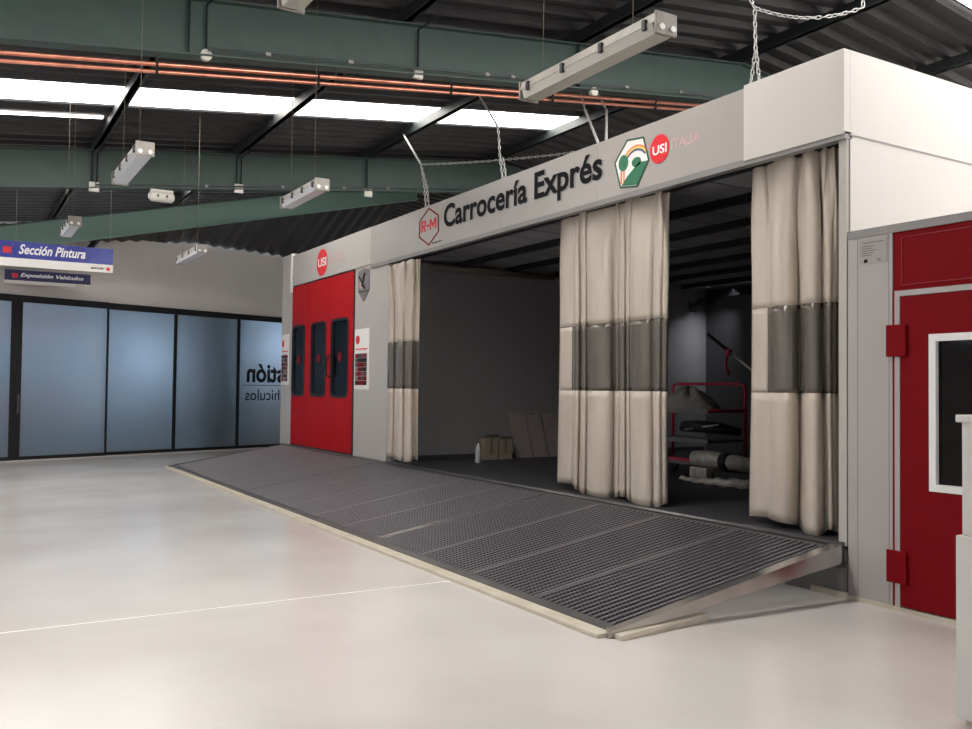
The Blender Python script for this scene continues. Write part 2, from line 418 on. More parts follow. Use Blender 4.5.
# lean-to roof behind the sloping beam
mb = MB(); rows = []
ya, yb = -4.5, 9.6; nn = 44; top = []; bot = []
for i in range(nn * 2 + 1):
    y = ya + (yb - ya) * i / (nn * 2); dz = .05 if (i // 1) % 2 else 0
    zz = 4.95 if y > 7.25 else (4.30 + (4.95 - 4.30) * max(0, min(1, (y - .78) / 4)) if y > .78 else 3.2 + (y + 4.5) / 5.28 * 1.1)
    top.append((-19.35, y, B3(y) + .48 + dz)); bot.append((gx(y) - .15, y, zz + dz))
mb.grid([top, bot], smooth=False)
struct(mb.build('ceiling', 'sheetend', solid=.004))
tag(MB().bar((-19.36, 2.75, 4.86), (-20.66, 2.45, 4.45), .07, .10).build('steel_brace', 'black'), 'short dark brace between the sloping beam and the white partition wall', 'brace')

# ------------------------------------------------------------ hanging signs
def hsign(X, ya, yb, za, zb, split, lab, mt, ln, sh, lw, small, wires, zc):
    t = thing('hanging_sign', lab, 'sign', (X, (ya + yb) / 2, za))
    MB().box(X - .015, X + .015, ya, yb, za, split).build('lower_band', 'signwhite' if mt == 'blue' else 'wallwhite', t)
    MB().box(X - .015, X + .015, ya, yb, split, zb).build('blue_band', mt, t)
    text(ln, 'lettering', 'wtext', t, (X + .016, lw[0], lw[2]), RY, UZ, lw[1] - lw[0], lw[3], shear=.3, bold=.025)
    # red square mark with a tick
    c0, s_ = small; zc0 = (split + zb) / 2
    MB().prism([(X + .016, c0 - s_, zc0 - s_), (X + .016, c0 + s_, zc0 - s_), (X + .016, c0 + s_, zc0 + s_ * .6), (X + .016, c0 - s_, zc0 + s_ * .7)], (.003, 0, 0)).build('red_mark', 'logored', t)
    MB().bar((X + .02, c0 - s_ * .5, zc0), (X + .02, c0, zc0 - s_ * .5), .006, s_ * .25, (1, 0, 0)).bar((X + .02, c0, zc0 - s_ * .5), (X + .02, c0 + s_ * 1.4, zc0 + s_ * 1.4), .006, s_ * .25, (1, 0, 0)).build('tick_mark', 'logored' if mt == 'blue' else 'dred', t)
    for w_ in wires: MB().tube([(X, w_, zb), (X, w_, zc)], .004, 5).build('wire', 'galv', t)
    return t
t = hsign(-18.6, .05, 2.655, 3.74, 4.205, 3.895, 'large blue hanging sign with white lettering and a white lower band', 'blue', 'Sección Pintura', .3, (1.02, 2.16, 3.975, .185), (.83, .07), (.97, 2.60), 5.8)
text('eurocar', 'small_lettering', 'lettering', t, (-18.584, 2.26, 3.795), RY, UZ, .24, .035, bold=.03)
MB().box(-18.584, -18.58, 2.54, 2.60, 3.78, 3.84).build('small_red_mark', 'logored', t)
t = hsign(-20.0, .86, 2.43, 3.56, 3.835, 3.625, 'small dark blue sign below the large one, above the glass door', 'dblue', 'Exposición Vehículos', .3, (1.14, 2.30, 3.68, .10), (1.04, .05), (.95, 2.35), 4.35)
text('eurocar', 'small_lettering', 'lettering', t, (-19.984, 2.16, 3.575), RY, UZ, .16, .022)

# ------------------------------------------------------------ spray booth cabin (left)
XL, XR = -17.95, -12.72
t = thing('spray_booth', 'white spray booth cabin with a red folding door at the top of the ramp', 'spray booth', ((XL + XR) / 2, 9, 0))
zT = 4.19
f = MB(); f.box(XL, -17.30, YF, YF + .08, PZ, 4.25); f.build('door_post', 'cabinwhite', t, .006)
f = MB(); f.box(-14.07, XR, YF, YF + .08, PZ, 3.60); f.build('door_post', 'cabinwhite', t, .006)
MB().box(-17.30, -13.37, YF - .02, YF + .08, 3.58, zT).build('top_panel', 'cabinwhite', t)
MB().box(-13.37, XR, YF + .01, YF + .08, 3.60, zT).build('top_panel', 'cabinwhite', t)
MB().box(-17.36, -17.27, YF - .035, YF, 3.46, 4.24).build('edge_trim', 'wtext', t)
w = MB(); w.box(XR - .05, XR, YF + .08, 12.75, PZ, 3.57); w.build('side_wall', 'ingrey', t)
w = MB(); w.box(XL, XL + .05, YF + .08, 6.0, 0, zT); w.box(XL, XL + .05, 6.0, 8.6, 0, 1.0); w.box(XL, XL + .05, 6.0, 8.6, 3.0, zT); w.box(XL, XL + .05, 8.6, 12.7, 0, zT)
w.build('end_wall', 'cabinwhite', t)
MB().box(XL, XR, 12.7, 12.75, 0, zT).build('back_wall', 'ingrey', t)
MB().box(XL, XR, YF + .08, 12.7, 3.75, 3.8).build('roof_panel', 'cabinwhite', t)
MB().box(XL, XR - .05, YF + .08, 12.7, PZ - .06, PZ).build('cabin_floor', 'platform', t)
MB().box(XL, XR, YF, YF + .06, 0, PZ).build('plinth', 'greysheet', t)
# red door: three leaves each with a round-cornered window
def rr(x0, x1, z0, z1, y, r=.12, n=5):
    P = []
    for cx, cz, a0 in ((x1 - r, z0 + r, -90), (x1 - r, z1 - r, 0), (x0 + r, z1 - r, 90), (x0 + r, z0 + r, 180)):
        for k in range(n + 1):
            a = math.radians(a0 + 90 * k / n); P.append((cx + r * math.cos(a), y, cz + r * math.sin(a)))
    return P
def ring(mb, x0, x1, z0, z1, g, ya, yb):
    A = rr(x0, x1, z0, z1, ya); B = rr(x0 + g, x1 - g, z0 + g, z1 - g, ya, .12 - g * .6); n = len(A); i = len(mb.v)
    for Q in (A, B): mb.v += [V(p) for p in Q]
    for Q in (A, B): mb.v += [V((p[0], yb, p[2])) for p in Q]
    for k in range(n):
        j = (k + 1) % n
        for (a, b) in ((0, n), (2 * n, 3 * n), (0, 2 * n), (n, 3 * n)): mb.f.append((i + a + k, i + a + j, i + b + j, i + b + k))
    return mb
leaves = [(-17.28, -16.34, -17.22, -16.52), (-16.33, -15.24, -16.14, -15.40), (-15.23, -14.08, -15.10, -14.33)]
for k, (a, c, wa, wb) in enumerate(leaves):
    z0, z1, wz0, wz1 = .43, 3.55, 1.40, 2.76
    y0, y1 = YF - .005, YF + .045
    lf = MB()
    # leaf with a rounded hole: outer rectangle joined to the rounded outline
    hole = rr(wa, wb, wz0, wz1, y0)
    for yy in (y0, y1):
        n = len(hole) // 4
        H = [(p[0], yy, p[2]) for p in hole]
        corners = [(c, yy, z0), (c, yy, z1), (a, yy, z1), (a, yy, z0)]
        for q in range(4):
            seg = H[q * n:(q + 1) * n]
            for e, g in zip(seg, seg[1:]): lf.quad(corners[q], e, g)
            nx = H[((q + 1) * n) % len(H)]
            lf.quad(corners[q], seg[-1], nx, corners[(q + 1) % 4])
    lf.quad((a, y0, z0), (a, y1, z0), (c, y1, z0), (c, y0, z0)); lf.quad((a, y0, z1), (a, y1, z1), (c, y1, z1), (c, y0, z1))
    lf.quad((a, y0, z0), (a, y1, z0), (a, y1, z1), (a, y0, z1)); lf.quad((c, y0, z0), (c, y1, z0), (c, y1, z1), (c, y0, z1))
    L = lf.build('door_leaf', 'red', t)
    ring(MB(), wa - .02, wb + .02, wz0 - .02, wz1 + .02, .042, YF - .02, YF + .05).build('window_seal', 'black', L)
    MB().prism(rr(wa + .02, wb - .02, wz0 + .02, wz1 - .02, YF + .015), (0, .006, 0)).build('window_pane', 'pane_dark', L)
    cx = (wa + wb) / 2
    disc(MB(), (cx - .02, YF + .010, 2.10), RX, UZ, .09, .09, .004).build('round_sticker', 'dred', L)
    if k == 2: MB().tube([(-15.17, YF - .005, 1.74), (-15.17, YF - .075, 1.78), (-15.17, YF - .075, 2.09), (-15.17, YF - .005, 2.13)], .017, 8).build('handle', 'black', L)
MB().box(-14.10, -14.055, YF - .012, YF + .05, .43, 3.57).build('hinge_strip', 'black', t)
MB().box(-17.28, -14.06, YF - .01, YF + .05, PZ, .43).build('threshold', 'black', t)
MB().box(-16.95, -16.30, YF + .9, YF + .91, 1.72, 2.55).build('inner_notice', 'signwhite', t)
disc(MB(), (-15.60, YF - .021, 3.865), RX, UZ, .275, .25, .004).build('round_logo', 'logored', t)
text('USI', 'logo_lettering', 'wtext', t, (-15.80, YF - .026, 3.79), RX, UZ, .42, .16, bold=.02)
text('ITALIA', 'faded_lettering', 'pink', t, (-15.17, YF - .021, 3.79), RX, UZ, .68, .15, bold=.01)
# shield badge and posters beside the door
s = thing('shield_badge', 'grey metal shield badge above the poster right of the red door', 'badge', (-13.68, YF, 3.0))
pts = [(-13.91, 3.50), (-13.68, 3.55), (-13.45, 3.50), (-13.45, 3.17), (-13.68, 2.99), (-13.91, 3.17)]
MB().prism([(x, YF, z) for x, z in pts], (0, -.015, 0)).build('plate', 'shield', s)
MB().bar((-13.85, YF - .018, 3.42), (-13.60, YF - .018, 3.20), .02, .03, (0, 1, 0)).bar((-13.62, YF - .018, 3.46), (-13.72, YF - .018, 3.24), .02, .03, (0, 1, 0)).box(-13.87, -13.49, YF - .02, YF - .014, 3.15, 3.165).build('dark_emblem', 'black', s)
disc(MB(), (-13.76, YF - .015, 3.28), RX, UZ, .09, .07, .004).build('red_emblem', 'pink', s)
def poster(xa, xb, za, zb, lab, seed):
    p = thing('poster', lab, 'poster', ((xa + xb) / 2, YF, za)); y = YF - .006; wd = xb - xa; h = zb - za
    MB().box(xa, xb, y, YF - .001, za, zb).build('sheet', 'signwhite', p)
    disc(MB(), (xa + wd * .22, y, za + h * .82), RX, UZ, wd * .14, h * .075, .003, 20).build('round_logo', 'logored', p)
    MB().box(xa + wd * .08, xb - wd * .12, y - .003, y, za + h * .655, za + h * .675).build('red_rule', 'logored', p)
    rd = random.Random(seed); cells = {'photo_a': MB(), 'black': MB(), 'greysheet': MB(), 'darkgrey': MB(), 'dred': MB()}
    for r in range(7):
        for c in range(4):
            ks = rd.choice(list(cells)); x = xa + wd * (.06 + .2 * c); z = za + h * (.07 + .075 * r)
            cells[ks].box(x, x + wd * .195, y - .003, y, z, z + h * .071)
    for kk, mb in cells.items():
        if mb.v: mb.build('picture', kk, p)
poster(-14.03, -13.42, 1.53, 2.54, 'white poster with small photographs right of the red folding door', 3)
poster(-17.93, -17.45, 1.60, 2.63, 'narrow white poster with small photographs left of the red folding door', 5)

# ------------------------------------------------------------ preparation bay: fascia, post, walls, ceiling, raised floor
FX0, FX1 = -13.37, -4.375
bay = thing('preparation_bay', 'open preparation bay under the long white lettered fascia', 'workshop bay', (-8.9, 9, 0))
fas = MB(); 
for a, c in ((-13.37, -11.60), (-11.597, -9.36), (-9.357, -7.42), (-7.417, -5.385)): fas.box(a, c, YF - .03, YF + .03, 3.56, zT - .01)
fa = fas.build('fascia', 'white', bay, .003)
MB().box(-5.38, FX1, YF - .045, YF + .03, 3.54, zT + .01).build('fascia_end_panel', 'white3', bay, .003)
MB().box(FX0, FX1, YF - .032, YF + .05, 3.505, 3.56).build('fascia_lip', 'lip', bay)
fy = YF - .032
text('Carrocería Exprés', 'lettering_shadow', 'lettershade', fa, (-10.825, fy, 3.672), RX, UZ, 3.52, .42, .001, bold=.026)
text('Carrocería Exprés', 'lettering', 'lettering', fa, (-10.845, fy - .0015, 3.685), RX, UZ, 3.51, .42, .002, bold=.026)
def hexring(cx, cz, rx, rz, g, y, rot, pts=None):
    mb = MB(); A = pts; n = len(A)
    B = [(cx + (x - cx) * (1 - g), cz + (z - cz) * (1 - g)) for x, z in A]
    for k in range(n):
        j = (k + 1) % n
        mb.prism([(A[k][0], y, A[k][1]), (A[j][0], y, A[j][1]), (B[j][0], y, B[j][1]), (B[k][0], y, B[k][1])], (0, -.004, 0))
    return mb
hp = [(-11.30, 4.15), (-11.0, 4.0), (-10.99, 3.76), (-11.29, 3.60), (-11.61, 3.76), (-11.60, 4.0)]
hexring(-11.30, 3.875, 0, 0, .08, fy, 0, hp).build('hexagon_logo', 'dred', fa)
mb = MB(); x_, z_, w_, h_ = -11.53, 3.82, .15, .16
def stroke(a, b, t=.034): mb.bar((x_ + a[0] * w_, fy - .002, z_ + a[1] * h_), (x_ + b[0] * w_, fy - .002, z_ + b[1] * h_), t, .005, (0, 1, 0))
for a, b in (((.1, 0), (.1, 1)), ((.1, .92), (.75, .92)), ((.78, .98), (.78, .48)), ((.1, .5), (.78, .5)), ((.4, .5), (.85, 0)),
             ((1.12, .45), (1.55, .45)), ((1.85, 0), (1.85, 1)), ((2.9, 0), (2.9, 1)), ((1.88, .95), (2.37, .3)), ((2.37, .3), (2.87, .95))): stroke(a, b)
mb.build('logo_lettering', 'logored', fa)
text('PAINTS', 'small_lettering', 'lettering', fa, (-11.18, fy, 3.61), RX, UZ, .28, .022, .003)
gpnts = [(-6.935, 4.10), (-6.68, 4.07), (-6.60, 3.82), (-6.775, 3.585), (-7.04, 3.62), (-7.135, 3.90)]
gc = (-6.86, 3.85)
MB().prism([(gc[0] + (x - gc[0]) * .97, fy, gc[1] + (z - gc[1]) * .97) for x, z in gpnts], (0, -.002, 0)).build('green_logo_ground', 'signwhite', fa)
hexring(gc[0], gc[1], 0, 0, .07, fy - .002, 0, gpnts).build('green_logo_border', 'hexdark', fa)
for k, (rad, mm) in enumerate(((.215, 'orange'), (.195, 'yellow'), (.175, 'logoblue'))):
    mb = MB(); q = [math.radians(40 + 12 * i) for i in range(11)]
    for a, c in zip(q, q[1:]):
        cx, cz = -6.80, 3.78
        mb.prism([(cx + rad * math.cos(a), fy - .002, cz + rad * math.sin(a)), (cx + rad * math.cos(c), fy - .002, cz + rad * math.sin(c)),
                  (cx + (rad + .02) * math.cos(c), fy - .002, cz + (rad + .02) * math.sin(c)), (cx + (rad + .02) * math.cos(a), fy - .002, cz + (rad + .02) * math.sin(a))], (0, -.003, 0))
    mb.build('rainbow_band', mm, fa)
mb = MB(); disc(mb, (-6.99, fy - .002, 3.87), RX, UZ, .075, .085, .004, 12); disc(mb, (-6.79, fy - .002, 3.84), RX, UZ, .07, .05, .004, 12)
mb.prism([(-7.02, fy - .002, 3.64), (-6.78, fy - .002, 3.61), (-6.62, fy - .002, 3.82), (-6.75, fy - .002, 3.83), (-6.93, fy - .002, 3.72)], (0, -.004, 0))
mb.build('green_trees', 'hexgreen', fa)
MB().box(-7.035, -7.01, fy - .006, fy - .002, 3.66, 3.79).box(-6.99, -6.97, fy - .006, fy - .002, 3.64, 3.79).build('tree_trunk_stripes', 'orange', fa)
disc(MB(), (-6.455, fy, 3.895), RX, UZ, .135, .14, .004).build('round_logo', 'logored', fa)
text('USI', 'logo_lettering', 'wtext', fa, (-6.55, fy - .004, 3.845), RX, UZ, .20, .09, .003, bold=.02)
text('ITALIA', 'faded_lettering', 'pink', fa, (-6.29, fy, 3.85), RX, UZ, .38, .095, .002, bold=.01)
MB().box(-4.455, -4.385, YF, YF + .10, PZ - .02, 3.505).build('corner_post', 'cabinwhite', bay)
MB().box(-4.435, -4.375, YF + .10, 12.75, 0, zT + .01).build('end_wall', 'white3', bay)
MB().box(-4.383, -4.375, YF + .031, YF + .10, 0, zT + .01).build('end_wall_edge', 'white3', bay)
MB().box(-4.374, -4.370, YF + .02, 12.75, 3.535, 3.545).build('end_wall_seam', 'lip', bay)
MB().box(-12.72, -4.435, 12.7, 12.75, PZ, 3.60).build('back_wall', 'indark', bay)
MB().box(-12.7, -4.44, YF + .02, 12.7, PZ - .05, PZ).build('raised_floor', 'platform', bay)
MB().box(-12.7, -4.38, YF, YF + .03, 0, PZ - .05).build('floor_skirt', 'greysheet', bay)
MB().tube([(-12.7, YF - .015, PZ - .01), (-4.40, YF - .015, PZ - .01)], .022, 8).build('edge_tube', 'frame_grey', bay)
MB().box(-12.7, -12.66, 6.0, 12.6, PZ, PZ + .08).build('skirting', 'darkgrey', bay)
# ceiling: filter panels between dark bars
cl = MB(); y = YF + .25
cl.box(-12.7, -4.44, YF + .05, 12.7, 3.66, 3.70); CE = cl.build('ceiling_deck', 'darkgrey', bay)
fl = MB(); yy = YF + .2
row = 0
while yy < 12.4:
    xx_ = -12.65
    while xx_ < -4.6:
        fl.box(xx_ + .02, min(xx_ + .50, -4.46), yy + .05, yy + .95, 3.61, 3.64); xx_ += .53
    yy += 1.0
fl.build('filter_panels', 'filter', CE)
br = MB()
yy = YF + .2
while yy < 12.5: br.box(-12.7, -4.46, yy - .04, yy + .04, 3.53, 3.62); yy += 1.0
br.build('ceiling_bars', 'black', CE)
MB().tube([(-12.55, 6.5, 3.50), (-12.55, 8.9, 3.50)], .05, 10).build('ceiling_rail', 'cardedge', bay)
MB().box(-12.5, -10.5, 12.5, 12.68, 3.36, 3.52).build('cable_tray', 'black', bay)
cb = thing('cable_bundle', 'tangle of black cables hanging in the far corner of the bay', 'cables', (-12.45, 12.1, 3.0))
for k in range(6):
    rd = random.Random(k); mb = MB()
    mb.tube([(-12.50 + rd.uniform(-.01, .06), 12.0 + .72 * i / 7, 3.30 - .25 * math.sin(i * .5 + rd.random() * 2) * rd.uniform(.3, 1)) for i in range(8)], .012, 5)
    mb.build('cable', 'black', cb)

# ------------------------------------------------------------ access ramp with gratings
RX0, RX1, RY0, RY1 = -17.55, -4.42, 3.62, YF - .05
def rz(y): return .03 + (PZ - .02 - .03) * (y - RY0) / (RY1 - RY0)
rp = thing('access_ramp', 'long grey steel grating ramp rising from the floor to the bays', 'ramp', (-11, 4.7, 0))
def rstrip(ya, yb, x0, x1, th, m, name, up=0., **k):
    return MB().hexa([(x0, ya, rz(ya) - th), (x1, ya, rz(ya) - th), (x1, yb, rz(yb) - th), (x0, yb, rz(yb) - th),
               (x0, ya, rz(ya) + up), (x1, ya, rz(ya) + up), (x1, yb, rz(yb) + up), (x0, yb, rz(yb) + up)]).build(name, m, rp, **k)
rstrip(RY0, 3.70, RX0, RX1, .028, 'frame_grey', 'front_frame')
rstrip(RY1 - .05, RY1, RX0, RX1, .06, 'frame_grey', 'rear_frame')
MB().box(RX0 - .05, RX1 - .01, 3.50, RY0 - .001, 0, .026).build('edge_strip', 'strip', rp, .004)
# side plates: thin aluminium channels
for xs, m in ((RX1, 'alu'), (RX0 - .03, 'frame_grey')):
    mb = MB(); ya, yb = RY0 - .06, RY1
    mb.hexa([(xs, ya, .002), (xs + .03, ya, .002), (xs + .03, yb, rz(yb) - .125), (xs, yb, rz(yb) - .125), (xs, ya, .04), (xs + .03, ya, .04), (xs + .03, yb, rz(yb) + .012), (xs, yb, rz(yb) + .012)])
    mb.build('side_plate', m, rp)
MB().hexa([(RX1 - .07, RY0, rz(RY0)), (RX1, RY0, rz(RY0)), (RX1, RY1, rz(RY1)), (RX1 - .07, RY1, rz(RY1)), (RX1 - .07, RY0, rz(RY0) + .006), (RX1, RY0, rz(RY0) + .006), (RX1, RY1, rz(RY1) + .012), (RX1 - .07, RY1, rz(RY1) + .012)]).build('side_cap', 'alu', rp)
np_ = 14; pw = (RX1 - .07 - RX0) / np_
gy0, gy1 = 3.70, RY1 - .05
rd = random.Random(2)
for k in range(np_):
    a = RX0 + pw * k; c = a + pw
    mb = MB(); dz = rd.uniform(-.003, .003)
    y = gy0 + .01
    while y < gy1:                          # bearing bars across the ramp
        z = rz(y) + dz; mb.hexa([(a + .03, y - .003, z - .03), (c - .03, y - .003, z - .03), (c - .03, y + .003, z - .03), (a + .03, y + .003, z - .03), (a + .03, y - .003, z), (c - .03, y - .003, z), (c - .03, y + .003, z), (a + .03, y + .003, z)])
        y += .034
    g = mb.build('grating', 'bar_dark', rp)
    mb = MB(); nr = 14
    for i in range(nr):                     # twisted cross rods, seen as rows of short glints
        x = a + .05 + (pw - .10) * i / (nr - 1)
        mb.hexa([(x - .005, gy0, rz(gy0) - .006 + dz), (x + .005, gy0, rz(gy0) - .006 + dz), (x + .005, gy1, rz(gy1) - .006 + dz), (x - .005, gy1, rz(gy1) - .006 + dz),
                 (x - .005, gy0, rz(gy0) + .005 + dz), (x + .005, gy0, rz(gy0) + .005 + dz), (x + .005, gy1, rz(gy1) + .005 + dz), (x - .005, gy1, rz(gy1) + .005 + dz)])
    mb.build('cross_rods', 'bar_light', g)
    if k:
        wd = .045 if k == 10 else .009; m = 'alu' if k == 10 else ('bar_dark' if k == 5 else 'bar_light')
        rstrip(gy0, gy1, a - wd, a + wd, .05, m, 'support_rail', .002)
for x in [RX0 + pw * k for k in range(1, np_, 2)]:
    MB().box(x - .02, x + .02, RY1 - .3, RY1 - .26, 0, rz(RY1 - .3) - .05).build('leg', 'frame_grey', rp)
MB().box(RX1 - .10, RX1 + .03, RY1 - .02, YF - .002, PZ - .18, PZ - .14).tube([(RX1 + .005, YF - .03, PZ - .16), (RX1 + .005, YF - .03, PZ - .02)], .018, 8).build('corner_bracket', 'frame_grey', rp)
o = MB().hexa([(-4.385, 3.60, 0), (-4.30, 3.60, 0), (-4.385, 4.40, 0), (-4.44, 4.40, 0), (-4.385, 3.60, .03), (-4.32, 3.60, .03), (-4.385, 4.40, .06), (-4.43, 4.40, .06)]).build('floor_wedge', 'strip', None, .003)
tag(o, 'flat cream strip lying on the floor along the near end of the ramp', 'floor strip')

# ------------------------------------------------------------ strip curtains
def curtain(name_lab, xs, ztop, zbot, zb0, zb1, band_x0, seed, hem, base=.17):
    """xs: list of (x, y offset) fold corners from left to right"""
    t = thing('workshop_curtain', name_lab, 'curtain', ((xs[0][0] + xs[-1][0]) / 2, YF + .16, min(zbot(0), zbot(1))))
    rd = random.Random(seed)
    # each pleat bulges towards the hall, with a sharp valley between pleats
    path = []
    for (xa_, da, ba), (xb_, _, bb) in zip(xs, xs[1:]):
        for q in range(8):
            u_ = q / 8; path.append(V((xa_ + (xb_ - xa_) * (.5 - .5 * math.cos(math.pi * u_)) * .55 + (xb_ - xa_) * u_ * .45, ba + (bb - ba) * u_ - da * math.sin(math.pi * u_) ** .8 if u_ else ba)))
    path.append(V((xs[-1][0], xs[-1][2]))); K = len(path)
    x0, x1 = xs[0][0], xs[-1][0]
    ph = [rd.uniform(0, 6.28) for _ in range(4)]
    def pt(c, z, u):
        p = path[c]; up = max(0, (z - 2.6) / .9)
        fl = .6 + .5 * (3.5 - z) / 3.05
        y = YF + base + (p.y) * fl * (1 - .35 * up) + .012 * math.sin(z * 2.1 + ph[0] + u * 5) + .03 * up * math.sin(u * 31 + ph[1] + z * 3)
        x = p.x + .014 * math.sin(z * 1.4 + ph[2] + u * 4) + .02 * up * math.sin(u * 17 + z * 4)
        y = max(y, YF + base - .115); k = (y - .04 * (base > 0)) / YF
        return (x * k, y, 1.55 + (z - 1.55) * (YF + base - .04) / YF)
    def part(nm, m, za, zb, ca=0, cb=K - 1, rows=14, off=0):
        P = []
        for r in range(rows + 1):
            row = []
            for c in range(ca, cb + 1):
                u = c / (K - 1); a = za(u) if callable(za) else za; b = zb(u) if callable(zb) else zb
                q = pt(c, a + (b - a) * r / rows, u); row.append((q[0], q[1] + off, q[2]))
            P.append(row)
        return MB().grid(P).build(nm, m, t, solid=.003)
    cb0 = int((K - 1) * band_x0)
    part('lower_panel', 'curtain', zbot, zb0); part('upper_panel', 'curtain', zb1, ztop, rows=22)
    part('clear_window', 'cband', zb0, zb1, cb0, K - 1 - hem)
    if cb0 > 0: part('left_hem', 'curtain', zb0, zb1, 0, cb0)
    if hem: part('right_hem', 'curtain', zb0, zb1, K - 1 - hem, K - 1)
    return t
curtain('narrow cream curtain with a grey window band, beside the spray booth cabin',
        [(-12.72, .05, .02), (-12.46, .07, .03), (-12.12, .06, .02), (-11.80, -.03, .06), (-11.62, 0, .06)], lambda u: 3.50 - .52 * .03, lambda u: .47 + .02 * math.sin(u * 9), 1.55, 2.26, 0, 1, 0, -.16)
curtain('wide cream curtain with a grey window band hanging in the middle of the bay',
        [(-8.185, .02, .10), (-7.93, .08, .06), (-7.80, .07, .06), (-7.675, .12, .05), (-7.215, .05, .12), (-7.13, .06, .06), (-7.02, .04, .05), (-6.95, .09, .02), (-6.61, .05, .02), (-6.48, .03, .03), (-6.39, 0, .08)],
        lambda u: 3.53, lambda u: .45 + .025 * math.sin(u * 14) + (.04 if u < .15 else 0), 1.55, 2.26, .09, 1, 0)
curtain('cream curtain with a grey window band hanging beside the right-hand corner post',
        [(-5.37, .02, .10), (-5.18, .14, .05), (-4.865, .01, .12), (-4.83, .12, .05), (-4.63, .01, .08), (-4.60, .05, .06), (-4.53, .04, .08), (-4.475, 0, .2)],
        lambda u: 3.53, lambda u: .47 + .03 * math.sin(u * 10) - .02 * u, 1.55, 2.27, .14, 1, 0)

# ------------------------------------------------------------ low booth with red doors (right)
XE = 2.2
rb = thing('paint_cabin', 'low white paint cabin with a deep red personnel door at the right edge', 'paint cabin', (-1.5, 7, 0))
MB().box(-4.372, -4.000, YF, YF + .08, .03, 2.725).build('white_panel', 'white2', rb)
for x in (-4.29, -4.03): MB().box(x, x + .004, YF - .0015, YF, .04, 2.72).build('panel_seam', 'lip', rb)
MB().box(-4.372, XE, YF - .008, YF + .1, 2.725, 2.785).build('top_trim', 'lip', rb)
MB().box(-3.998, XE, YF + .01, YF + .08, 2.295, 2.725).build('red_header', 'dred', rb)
MB().box(-3.93, -1.5, YF + .004, YF + .011, 2.335, 2.34).box(-3.93, -3.925, YF + .004, YF + .011, 2.34, 2.68).box(-3.93, -1.5, YF + .004, YF + .011, 2.68, 2.685).build('header_seam', 'redline', rb)
MB().box(-3.998, -3.975, YF, YF + .08, .03, 2.295).build('red_jamb', 'dred', rb)
MB().box(-3.975, -3.935, YF - .012, YF + .08, .03, 2.255).box(-3.975, -2.35, YF - .012, YF + .08, 2.255, 2.295).box(-2.39, -2.35, YF - .012, YF + .08, .03, 2.255).build('door_frame', 'white2', rb)
d = MB(); dx0, dx1, wx0, wx1, wz0, wz1 = -3.93, -2.395, -3.705, -2.60, .88, 1.97
d.box(dx0, wx0, YF - .01, YF + .04, .04, 2.25).box(wx1, dx1, YF - .01, YF + .04, .04, 2.25).box(wx0, wx1, YF - .01, YF + .04, .04, wz0).box(wx0, wx1, YF - .01, YF + .04, wz1, 2.25)
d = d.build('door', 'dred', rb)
fr = MB(); g = .05
fr.box(wx0, wx0 + g, YF - .025, YF + .05, wz0, wz1).box(wx1 - g, wx1, YF - .025, YF + .05, wz0, wz1).box(wx0 + g, wx1 - g, YF - .025, YF + .05, wz0, wz0 + g).box(wx0 + g, wx1 - g, YF - .025, YF + .05, wz1 - g, wz1)
fr.build('window_frame', 'wtext', d)
MB().box(wx0 + g, wx1 - g, YF + .01, YF + .016, wz0 + g, wz1 - g).build('window_pane', 'pane_blue', d)
for z in (1.82, .20): 
    MB().box(-4.03, -3.875, YF - .035, YF - .013, z, z + .23).build('hinge', 'dred', d, .004)
MB().box(-2.35, XE, YF, YF + .08, .03, 2.295).build('white_panel', 'white2', rb)
MB().box(-4.372, XE, YF + .09, 12.7, 2.68, 2.74).build('roof_panel', 'white', rb)
MB().box(XE - .06, XE, YF + .1, 12.7, 0, 2.68).build('side_wall', 'white2', rb)
MB().box(-4.36, XE, 12.64, 12.7, 0, 2.68).build('back_wall', 'ingrey', rb)
MB().box(-3.7, -2.2, YF + 2.5, YF + 2.6, 1.55, 1.65).build('inner_red_rail', 'dred', rb)
MB().box(-4.70, -4.372, YF - .02, YF - .002, 0, .045).box(-4.372, XE, YF - .02, YF + .08, 0, .03).build('floor_strip', 'strip', rb)
nt_ = thing('notice', 'small printed certificate notice on the white panel left of the red door', 'notice', (-4.155, YF, 2.52))
MB().box(-4.27, -4.04, YF - .005, YF - .0005, 2.52, 2.705).build('sheet', 'white', nt_)
text('DECLARACIÓN', 'printed_line', 'lettering', nt_, (-4.24, YF - .005, 2.675), RX, UZ, .17, .010, .001)
mb = MB(); rd = random.Random(4)
for k in range(5): mb.box(-4.25, -4.25 + rd.uniform(.08, .19), YF - .0062, YF - .005, 2.65 - k * .017, 2.653 - k * .017)
mb.box(-4.23, -4.20, YF - .0062, YF - .005, 2.53, 2.555)
mb.build('printed_lines', 'lettering', nt_)
text('CE', 'mark', 'lettering', nt_, (-4.12, YF - .005, 2.535), RX, UZ, .03, .016, .001)

# ------------------------------------------------------------ near white cabinet at the right edge
cbn = thing('metal_cabinet', 'white metal cabinet at the right edge of the photo, nearest the camera', 'cabinet', (-2.1, 4.35, 0))
cx = -2.475
def cabbox(s0, s1, z0, z1, d0=0, d1=.5):    # the cabinet stands square to the booths
    return MB().box(cx + s0, cx + s1, 4.10 + d0, 4.10 + d1, z0, z1)
cabbox(0, .9, .03, .885).build('lower_body', 'cabinet', cbn, .004)
cabbox(.02, .9, .885, 1.42, .02).build('upper_body', 'cabinet', cbn, .004)
cabbox(.0, .92, 1.42, 1.455, 0, .52).build('top', 'cabinet', cbn, .004)
cabbox(.03, .87, 0, .03, .03, .47).build('plinth', 'strip', cbn)

